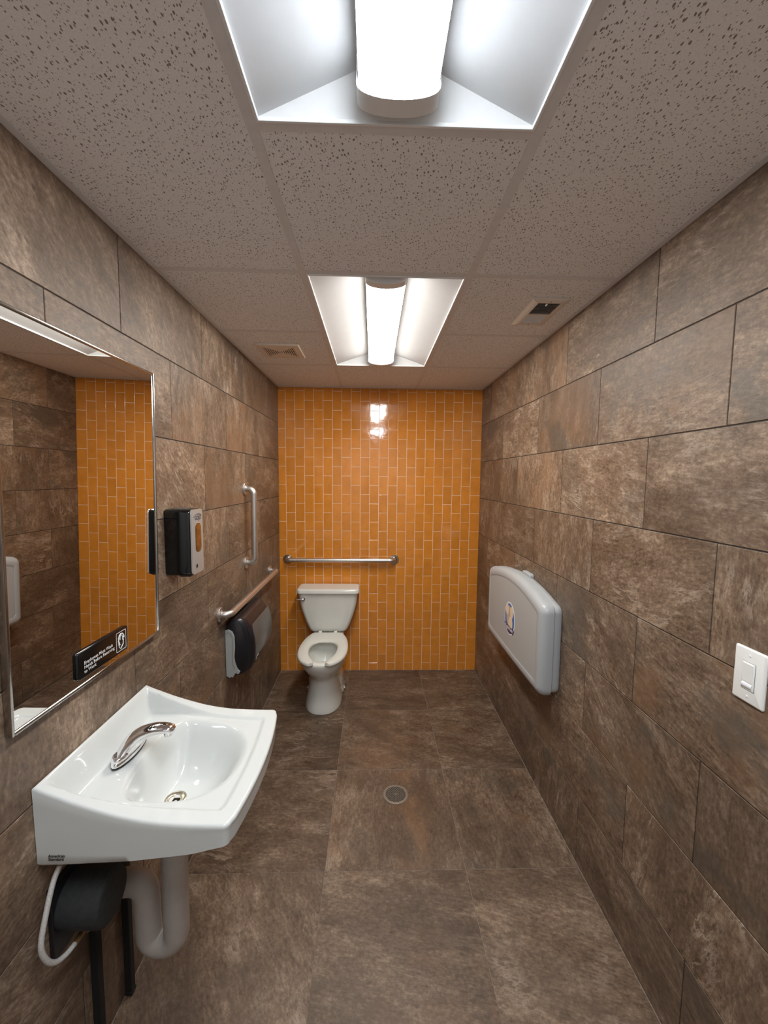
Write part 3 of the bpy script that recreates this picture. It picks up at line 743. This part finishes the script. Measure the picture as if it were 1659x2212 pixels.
# ------------------------------------------------------------------ toilet paper dispenser
def paper_dispenser():
    y0, y1 = -1.290, -.885
    t = thing('paper_dispenser', 'black twin roll toilet paper dispenser with smoked cover under the long grab bar', 'toilet paper dispenser', (0, (y0+y1)/2, .76))
    hw = (y1-y0)/2
    P = [(.003, .105), (.030, .145), (.060, .160), (.090, .152), (.120, .120), (.140, .072), (.150, .015), (.150, -.045), (.142, -.095), (.125, -.130), (.095, -.152), (.060, -.160), (.030, -.160), (.003, -.150)]
    def smooth(P, n=4):
        out = []
        for i in range(len(P)-1):
            p0, p1, p2, p3 = P[max(i-1, 0)], P[i], P[i+1], P[min(i+2, len(P)-1)]
            for k in range(n):
                f = k/n; out.append(tuple(.5*((2*p1[j])+(-p0[j]+p2[j])*f+(2*p0[j]-5*p1[j]+4*p2[j]-p3[j])*f*f+(-p0[j]+3*p1[j]-3*p2[j]+p3[j])*f**3) for j in (0, 1)))
        return out+[P[-1]]
    C = smooth(P)
    def ring(y, sc, off=0): return [(.0015+(x-.0015)*sc, y, z*(.78+.22*sc)) for x, z in C]
    bm = bmesh.new(); ys = [(-hw, .80), (-hw+.006, .90), (-hw+.018, .965), (-hw+.035, .995), (-hw+.05, 1), (hw-.05, 1), (hw-.035, .99), (hw-.018, .955), (hw-.006, .88), (hw, .78)]
    loft(bm, [ring(y, s) for y, s in ys]); obj('cover', bm, M['black_satin'], t, 50)
    # smoked viewing window wrapped on the front
    def front(z):
        for (xa_, za_), (xb_, zb_) in zip(C, C[1:]):
            if za_ >= z >= zb_ and xa_ > .05: return xa_+(xb_-xa_)*(za_-z)/(za_-zb_+1e-9)
        return .1
    bm = bmesh.new(); rings = []
    zs = [.105-.0122*k for k in range(20)]
    for z in zs:
        e = 1-max(0, (z-.055)/.045)**2*.12-max(0, (-z-.06)/.07)**2*.35
        ya, yb = -hw*.82*e, hw*.93
        x = front(z)
        rings.append([(x-.004, ya, z), (x+.0004, ya, z), (x+.0032, ya+.008, z), (x+.0032, yb-.008, z), (x+.0004, yb, z), (x-.004, yb, z)])
    loft(bm, rings); obj('window', bm, M['smoke'], t, 50)
    # pale side cheek with drop tab
    S = [(.001, .095), (.020, .100), (.040, .088), (.050, .062), (.052, .0), (.048, -.050), (.050, -.085), (.060, -.115), (.078, -.132), (.070, -.142), (.050, -.142), (.042, -.158), (.036, -.170), (.028, -.160), (.022, -.172), (.002, -.160)]
    for sgn, nm in ((-1, 'side_cheek'), (1, 'side_cheek')):
        bm = bmesh.new()
        yb = sgn*(hw-.015); ye = sgn*(hw+.004)
        loft(bm, [[(x, y, z) for x, z in S] for y in (yb, ye)]); 
        es = [e for e in bm.edges if all(abs(v.co.y-ye) < 1e-6 for v in e.verts)]
        bmesh.ops.bevel(bm, geom=es, offset=.0025, segments=2, affect='EDGES')
        obj(nm, bm, M['grey_side'], t, 40)
    bm = bmesh.new()
    S2 = [(.006, .080), (.018, .084), (.032, .074), (.039, .055), (.041, .0), (.037, -.055), (.040, -.095), (.050, -.120)]
    tube(bm, [(x, -hw-.0045, z) for x, z in S2], .0008, 6); obj('groove', bm, M['ink_grey'], t)
    bm = bmesh.new(); disc(bm, (.066, -hw-.001, -.137), (0, -1, 0), .009, .006, 20); obj('lock', bm, M['grey_side'], t, True)
    bm = bmesh.new()                                                   # small pale maker's mark, too small to read
    x = .150
    loft(bm, [[(front(z)+.0036, y, z) for y, z in ((-.148, -.095), (-.142, -.094), (-.140, -.074), (-.146, -.075))], [(front(z)+.0042, y, z) for y, z in ((-.148, -.095), (-.142, -.094), (-.140, -.074), (-.146, -.075))]])
    loft(bm, [[(front(z)+.0036, y, z) for y, z in ((-.140, -.080), (-.105, -.080), (-.105, -.074), (-.140, -.074))], [(front(z)+.0042, y, z) for y, z in ((-.140, -.080), (-.105, -.080), (-.105, -.074), (-.140, -.074))]])
    obj('maker_mark', bm, M['ink_white'], t)
paper_dispenser()

# ------------------------------------------------------------------ mirror and sign
MB, MT, MZ0, MZ1 = .010, .024, 1.112, 2.030      # glass distance from wall at bottom and top
MY0, MY1 = -2.582, -1.975
TILT = math.atan2(MT-MB, MZ1-MZ0)
def wall_mirror():
    t = thing('mirror', 'tall steel-framed mirror tilted slightly off the left wall above the sink', 'mirror', (.0135, (MY0+MY1)/2, MZ0))
    t.rotation_euler = (0, TILT, 0)
    w, h = (MY1-MY0)/2, (MZ1-MZ0)
    bm = bmesh.new(); box(bm, (-.004, -w+.004, .004), (.0, w-.004, h-.004)); obj('glass', bm, M['mirror'], t)
    for a, b in (((-w, 0), (-w+.0075, h)), ((w-.0075, 0), (w, h)), ((-w+.0075, 0), (w-.0075, .0075)), ((-w+.0075, h-.0075), (w-.0075, h))):
        bm = bmesh.new(); box(bm, (-.012, a[0], a[1]), (.0045, b[0], b[1]), .0016, 2); obj('frame', bm, M['frame'], t, 40)
    bm = bmesh.new(); box(bm, (-.0125, -w+.01, .01), (-.0045, w-.01, h-.01)); obj('backing', bm, M['dark_gap'], t)
wall_mirror()
def wash_sign():
    cy, cz = -2.2800, 1.1745
    t = thing('hand_washing_sign', 'small black hand washing sign with white lettering on the lower mirror', 'sign', (.0153, cy, cz))
    t.rotation_euler = (0, TILT, 0)
    mp = lambda u, v, h: (h, u, v)
    bm = bmesh.new(); stack(bm, rrect(.216, .075, .007, 5), [(0, 0), (0, .0052), (.0010, .0064), (.0025, .0068)], mp); obj('plate', bm, M['black'], t, 50)
    bm = text_bm('Employees Must Wash\nHands Before Returning\nto Work', .0130, lambda u, v: Vector((.0070, u-.086, v-.001)), 1.0, .0001, 'LEFT', 0, .92); obj('lettering', bm, M['ink_white'], t)
    R = rrect(.048, .060, .004, 4); R2 = offset(R, .0016); cu, cv = .074, .000
    bm = bmesh.new()
    A = [bm.verts.new((.0071, u+cu, v+cv)) for u, v in R]; B = [bm.verts.new((.0071, u+cu, v+cv)) for u, v in R2]; n = len(A)
    for i in range(n): bm.faces.new((A[i], A[(i+1) % n], B[(i+1) % n], B[i]))
    obj('pictogram_border', bm, M['ink_white'], t)
    bm = bmesh.new()                                                      # washing hands with suds, as a loop of fingers and drops
    def stroke(pts, r): tube(bm, [(.0071, u+cu, v+cv) for u, v in pts], r, 6)
    stroke([(-.012, .006), (-.013, -.006), (-.010, -.017), (-.004, -.024), (.003, -.018), (.009, -.012), (.011, .002)], .0012)
    stroke([(-.013, .010), (-.010, .018), (-.002, .023), (.006, .021), (.012, .014), (.013, .006)], .0018)
    stroke([(-.006, .004), (-.005, .015), (.001, .018), (.006, .014), (.006, .004)], .0010)
    for u, v, r in ((-.012, .010, .0034), (-.013, .003, .003), (-.010, -.004, .0032), (.011, .008, .0034), (.008, .002, .0024), (-.007, -.010, .0022)):
        disc(bm, (.0066, u+cu, v+cv), (1, 0, 0), r, .0008, 12)
    obj('pictogram', bm, M['ink_white'], t)
wash_sign()

# ------------------------------------------------------------------ sink
SY = -2.287
def lerp_tab(T, x):
    for (a, va), (b, vb) in zip(T, T[1:]):
        if x <= b: return va+(vb-va)*max(0, (x-a))/(b-a)
    return T[-1][1]
def sstep(a, b, x):
    t = max(0, min(1, (x-a)/(b-a))); return t*t*(3-2*t)
RIM = [(0, .955), (.03, .941), (.065, .927), (.10, .913), (.15, .896), (.20, .881), (.25, .870), (.30, .863), (.36, .859), (.42, .857), (.50, .857)]
DX, DZ = .210, .722
def sink():
    t = thing('sink', 'white wall-hung porcelain sink with raised curved back below the mirror', 'sink', (0, SY, 0))
    def outl(n_side=40):
        """outline in (x, y), counter-clockwise, with rounded corners"""
        P = []
        hb, hf = .2385, .2440
        r = .018
        def front(y): return .456+.024*(1-(y/hf)**2)
        # back edge from +y to -y
        for k in range(25): P.append((.0015, hb-2*hb*k/24*1.0))
        for k in range(1, n_side): P.append((.0015+(.456-r)*k/n_side, -(hb+(hf-hb)*k/n_side)))
        for k in range(6): a = -PI/2+(PI/2-.1)*k/5; P.append((.456-r+r*math.cos(a)+.0, -hf+r+r*math.sin(a)))
        m = 36
        for k in range(1, m): y = -(hf-r)+2*(hf-r)*k/m; P.append((front(y), y))
        for k in range(6): a = .1+(PI/2-.1)*k/5; P.append((.456-r+r*math.cos(a), hf-r+r*math.sin(a)))
        for k in range(n_side-1, 0, -1): P.append((.0015+(.456-r)*k/n_side, hb+(hf-hb)*k/n_side))
        return P
    O = outl()
    def top(x, y):
        rim = lerp_tab(RIM, x); ay = abs(y)
        hwid = .2385+.0055*x/.456
        inner = hwid-(.026+.022*sstep(0, .35, x))                         # where the recess begins sideways
        front_in = .418+.018*(1-(y/.24)**2)
        # side-to-recess, back-to-recess, front-to-recess blends (1 inside)
        s = 1-sstep(inner-.010, inner+.005, ay)
        b = sstep(.006, .050, x)
        f = 1-sstep(front_in-.012, front_in+.004, x)
        ins = min(s, f)*b if b < 1 else min(s, f)
        deck = min(rim, .8745-.018*sstep(.12, .40, x))-.008
        z = rim*(1-ins)+deck*ins
        # bowl
        dx = x-DX; p = 2.5
        wb = .178
        a = abs(dx)/(.085 if dx < 0 else .205); q = abs(y)/wb
        if dx < 0: q *= 1-.10*min(1, a)
        r = (a**p+q**p)**(1/p)
        if r < 1.0:
            g = .5*(1+math.cos(PI*r**2.1))
            z = min(z, z-(z-DZ)*g) if ins > .2 else z
        return z
    bm = bmesh.new(); rings = []
    c = (DX, 0)
    inset = offset(O, .007)
    for f in [0.045]+[.045+(1-.045)*(k/64)**.9 for k in range(1, 65)]:
        rings.append([(c[0]+(x-c[0])*f, c[1]+(y-c[1])*f, top(c[0]+(x-c[0])*f, c[1]+(y-c[1])*f)) for x, y in inset])
    rings[0] = [(x, y, DZ-.004) for x, y, z in rings[0]]
    def bot(x): return lerp_tab([(0, .744), (.10, .748), (.22, .757), (.36, .776), (.44, .796), (.5, .802)], x)
    for ins, f in ((.0035, -.0012), (.001, -.0040), (0, -.0085)):
        R = offset(O, ins) if ins else O
        rings.append([(x, y, lerp_tab(RIM, x)+f) for x, y in R])
    for f in (.2, .4, .6, .8, .93):
        rings.append([(x-(.004*f if x > .4 else 0), y*(1-.012*f), lerp_tab(RIM, x)*(1-f)+bot(x)*f) for x, y in O])
    for ins, dz in ((.004, .0), (.012, -.007), (.024, -.010)):
        rings.append([(max(x, .0015), y*.985, bot(x)+dz+.006) for x, y in offset(O, ins)])
    for f in (.85, .65, .45, .25, .10):
        rings.append([(max(.0015, c[0]+(x-c[0])*f), (y*.985)*f, (bot(x)-.004)*(1-sstep(1, .3, 1-f+0.0))*1.0 if False else (bot(x)-.004)-(bot(x)-.004-.694)*sstep(0, 1, (1-f)*1.3)) for x, y in offset(O, .024)])
    loft(bm, rings, True, False, False)
    obj('basin', bm, M['china'], t, 60)
    bm = bmesh.new()                                                     # drain ring
    N = 32; pr = [(.030, .002), (.0305, .0045), (.027, .0065), (.019, .0045), (.0155, .001), (.015, -.02)]
    loft(bm, [[(DX+r*math.cos(2*PI*k/N), r*math.sin(2*PI*k/N), DZ-.002+z) for k in range(N)] for r, z in pr], True, False, False); d = obj('drain_ring', bm, M['nickel'], t, 50)
    bm = bmesh.new(); disc(bm, (DX, 0, DZ-.020), (0, 0, 1), .0148, .002, 24); obj('drain_hole', bm, M['ink_dark'], d)
    bm = bmesh.new(); disc(bm, (DX, 0, DZ-.0175), (0, 0, 1), .004, .012, 12); obj('drain_pin', bm, M['steel'], d, True)
    # tiny two-line mark low on the near side; the letters are too blurred in the photograph to be read exactly
    bm = text_bm('American\nStandard', .0100, lambda u, v: Vector((u+.030, -.2388, v+.778)), 1.0, .0003, 'LEFT', 0, .85); obj('lettering', bm, M['ink_dark'], t)
    return top
sink_top = sink()

def faucet():
    fx, fz = .083, .8716
    t = thing('faucet', 'chrome single-spout faucet on the white sink deck', 'faucet', (fx, SY, fz))
    def ring(cx, cz, ax, ay, tilt=0, n=32):
        """ellipse with semi-axes ax (in the x/z plane, tilted) and ay"""
        return [(cx+ax*math.cos(2*PI*k/n)*math.cos(tilt), ay*math.sin(2*PI*k/n), cz+ax*math.cos(2*PI*k/n)*math.sin(tilt)) for k in range(n)]
    bm = bmesh.new(); loft(bm, [ring(0, .0005, .0265, .076), ring(0, .0025, .0265, .076), ring(0, .0035, .025, .0745)]); obj('gasket', bm, M['black_matte'], t)
    bm = bmesh.new(); loft(bm, [ring(0, .0035, .026, .0755), ring(0, .010, .0255, .0745), ring(0, .016, .022, .068), ring(0, .0185, .016, .056), ring(0, .019, .004, .02)]); obj('base_plate', bm, M['chrome'], t, 60)
    bm = bmesh.new()
    S = [(-.001, .012, .024, .064, 0), (.003, .021, .0255, .054, .10), (.010, .032, .0255, .044, .28), (.020, .043, .0245, .036, .50), (.032, .053, .0225, .0305, .72),
         (.046, .0615, .0195, .0265, .92), (.063, .068, .0168, .0238, 1.12), (.082, .0725, .0148, .0218, 1.32), (.100, .0735, .0134, .0202, 1.48), (.115, .0722, .0122, .0185, 1.62), (.126, .0695, .0102, .0160, 1.75), (.132, .067, .006, .010, 1.85)]
    loft(bm, [ring(x, z, a, b, -PI+tl if False else tl) for x, z, a, b, tl in [(x, z, a, b, -tl) for x, z, a, b, tl in S]]); obj('spout', bm, M['chrome'], t, 60)
    bm = bmesh.new(); disc(bm, (.112, 0, .070), (.10, 0, -1), .0115, .020, 24, .0110, .001); obj('aerator', bm, M['chrome'], t, True)
    bm = bmesh.new()                                                   # oval dome towards the viewer
    N = 28
    loft(bm, [[(.002+.0185*r*math.cos(2*PI*k/N), -.046+.026*r*math.sin(2*PI*k/N), z+.004) for k in range(N)] for r, z in ((1.08, .013), (1.08, .0175), (1.0, .021), (.9, .0225), (.8, .0195), (.6, .0165), (.35, .0155), (.05, .015))]); obj('control_dome', bm, M['chrome'], t, 60)
    bm = bmesh.new(); loft(bm, [[(.0165+d, y, z) for y, z in ((-.013, .014), (.013, .014), (.011, .034), (-.011, .034))] for d in (0, .008)]); obj('sensor_window', bm, M['ink_dark'], t)
faucet()

# ------------------------------------------------------------------ plumbing below the sink
def drain_trap():
    t = thing('drain_pipe', 'pale insulated drain pipe with a U bend under the sink', 'pipe', (0, SY, 0))
    P = arcpath([(.203, 0, .676), (.200, 0, .26), (.118, 0, .255), (.112, 0, .462), (.004, 0, .455)], .0385, 10)
    bm = bmesh.new(); tube(bm, P, .0365, 24); obj('pipe', bm, M['insul'], t, 'all')
    bm = bmesh.new(); disc(bm, (.0005, 0, .455), (1, 0, 0), .048, .010, 32, bev=.004); obj('escutcheon', bm, M['white_plastic'], t, True)
    bm = bmesh.new(); disc(bm, (.203, 0, .6765), (0, 0, 1), .024, .014, 24); obj('tailpiece', bm, M['chrome'], t, True)
drain_trap()
CY, CZ = -2.434, .578
def valve_box():
    t = thing('valve_housing', 'dark grey round plumbing housing fixed to the wall beneath the sink', 'valve housing', (0, CY, CZ))
    bm = bmesh.new(); box(bm, (.0005, -.070, -.105), (.012, .060, .090), .002); obj('mounting_plate', bm, M['black_satin'], t)
    bm = bmesh.new()
    N = 36; pr = [(.012, .066), (.105, .066), (.112, .063), (.116, .056)]
    loft(bm, [[(x, r*math.cos(2*PI*k/N), r*math.sin(2*PI*k/N)) for k in range(N)] for x, r in pr]); obj('casing', bm, M['foam_dark'], t, 50)
    bm = bmesh.new(); disc(bm, (.045, -.005, -.070), (.3, 0, -1), .009, .022, 14); obj('fitting', bm, M['brass'], t, True)
valve_box()
def supply_hose():
    t = thing('supply_hose', 'white braided water hose looping below the near corner of the sink', 'hose', (0, CY, CZ))
    P = [(.030, -.060, .148), (.027, -.080, .12), (.026, -.102, .07), (.026, -.122, .010), (.030, -.116, -.035), (.035, -.098, -.066), (.040, -.072, -.080), (.044, -.045, -.082)]
    out = []
    for i in range(len(P)-1):
        p0, p1, p2, p3 = P[max(i-1, 0)], P[i], P[i+1], P[min(i+2, len(P)-1)]
        for k in range(6):
            f = k/6; out.append(tuple(.5*((2*p1[j])+(-p0[j]+p2[j])*f+(2*p0[j]-5*p1[j]+4*p2[j]-p3[j])*f*f+(-p0[j]+3*p1[j]-3*p2[j]+p3[j])*f**3) for j in range(3)))
    out.append(P[-1])
    bm = bmesh.new(); tube(bm, out, .0062, 12); obj('braid', bm, M['hose'], t, 'all')
    bm = bmesh.new(); tube(bm, [out[-1], (.046, -.020, -.079)], .0068, 12); obj('nut', bm, M['brass'], t, True)
supply_hose()
for y, z1, lb in ((-2.364, .50, 'black vertical support post under the sink nearer the camera'), (-2.222, .46, 'black vertical support post under the sink farther from the camera')):
    t = thing('support_post', lb, 'post', (0, y, 0), 'black posts under the sink')
    bm = bmesh.new(); box(bm, (.0005, -.0105, .012), (.022, .0105, z1), .002); obj('post', bm, M['black_matte'], t)
    bm = bmesh.new(); box(bm, (.0005, -.0115, .0005), (.0235, .0115, .012), .001); obj('foot', bm, M['black_matte'], t)

# ------------------------------------------------------------------ floor drain
def floor_drain():
    t = thing('floor_drain', 'round bronze floor drain grate set in the middle floor tile', 'drain', (.9215, -1.406, 0))
    N = 48; R = .066; ri = .054
    bm = bmesh.new(); loft(bm, [[(r*math.cos(2*PI*k/N), r*math.sin(2*PI*k/N), z) for k in range(N)] for r, z in ((R, .0003), (R, .0018), (R-.002, .0026), (ri, .0022), (ri, .0006))], True, False, False); obj('rim', bm, M['bronze'], t, 40)
    bm = bmesh.new(); disc(bm, (0, 0, .0003), (0, 0, 1), ri, .0004, N); obj('sump', bm, M['ink_dark'], t)
    for d in ((1, 1), (1, -1)):
        d = Vector((d[0], d[1], 0)).normalized(); n = Vector((-d.y, d.x, 0))
        for k in range(-5, 6):
            o_ = k*.0095; L = math.sqrt(max(0, ri*ri-o_*o_))
            if L < .012: continue
            bm = bmesh.new(); a = n*o_
            loft(bm, [[p-n*.0011+Vector((0, 0, .0008)), p+n*.0011+Vector((0, 0, .0008)), p+n*.0011+Vector((0, 0, .0021)), p-n*.0011+Vector((0, 0, .0021))] for p in (a-d*L, a+d*L)])
            obj('grate_bar', bm, M['bronze'], t)
    bm = bmesh.new(); disc(bm, (0, 0, .0021), (0, 0, 1), .006, .0006, 16); obj('screw', bm, M['bronze'], t)
floor_drain()
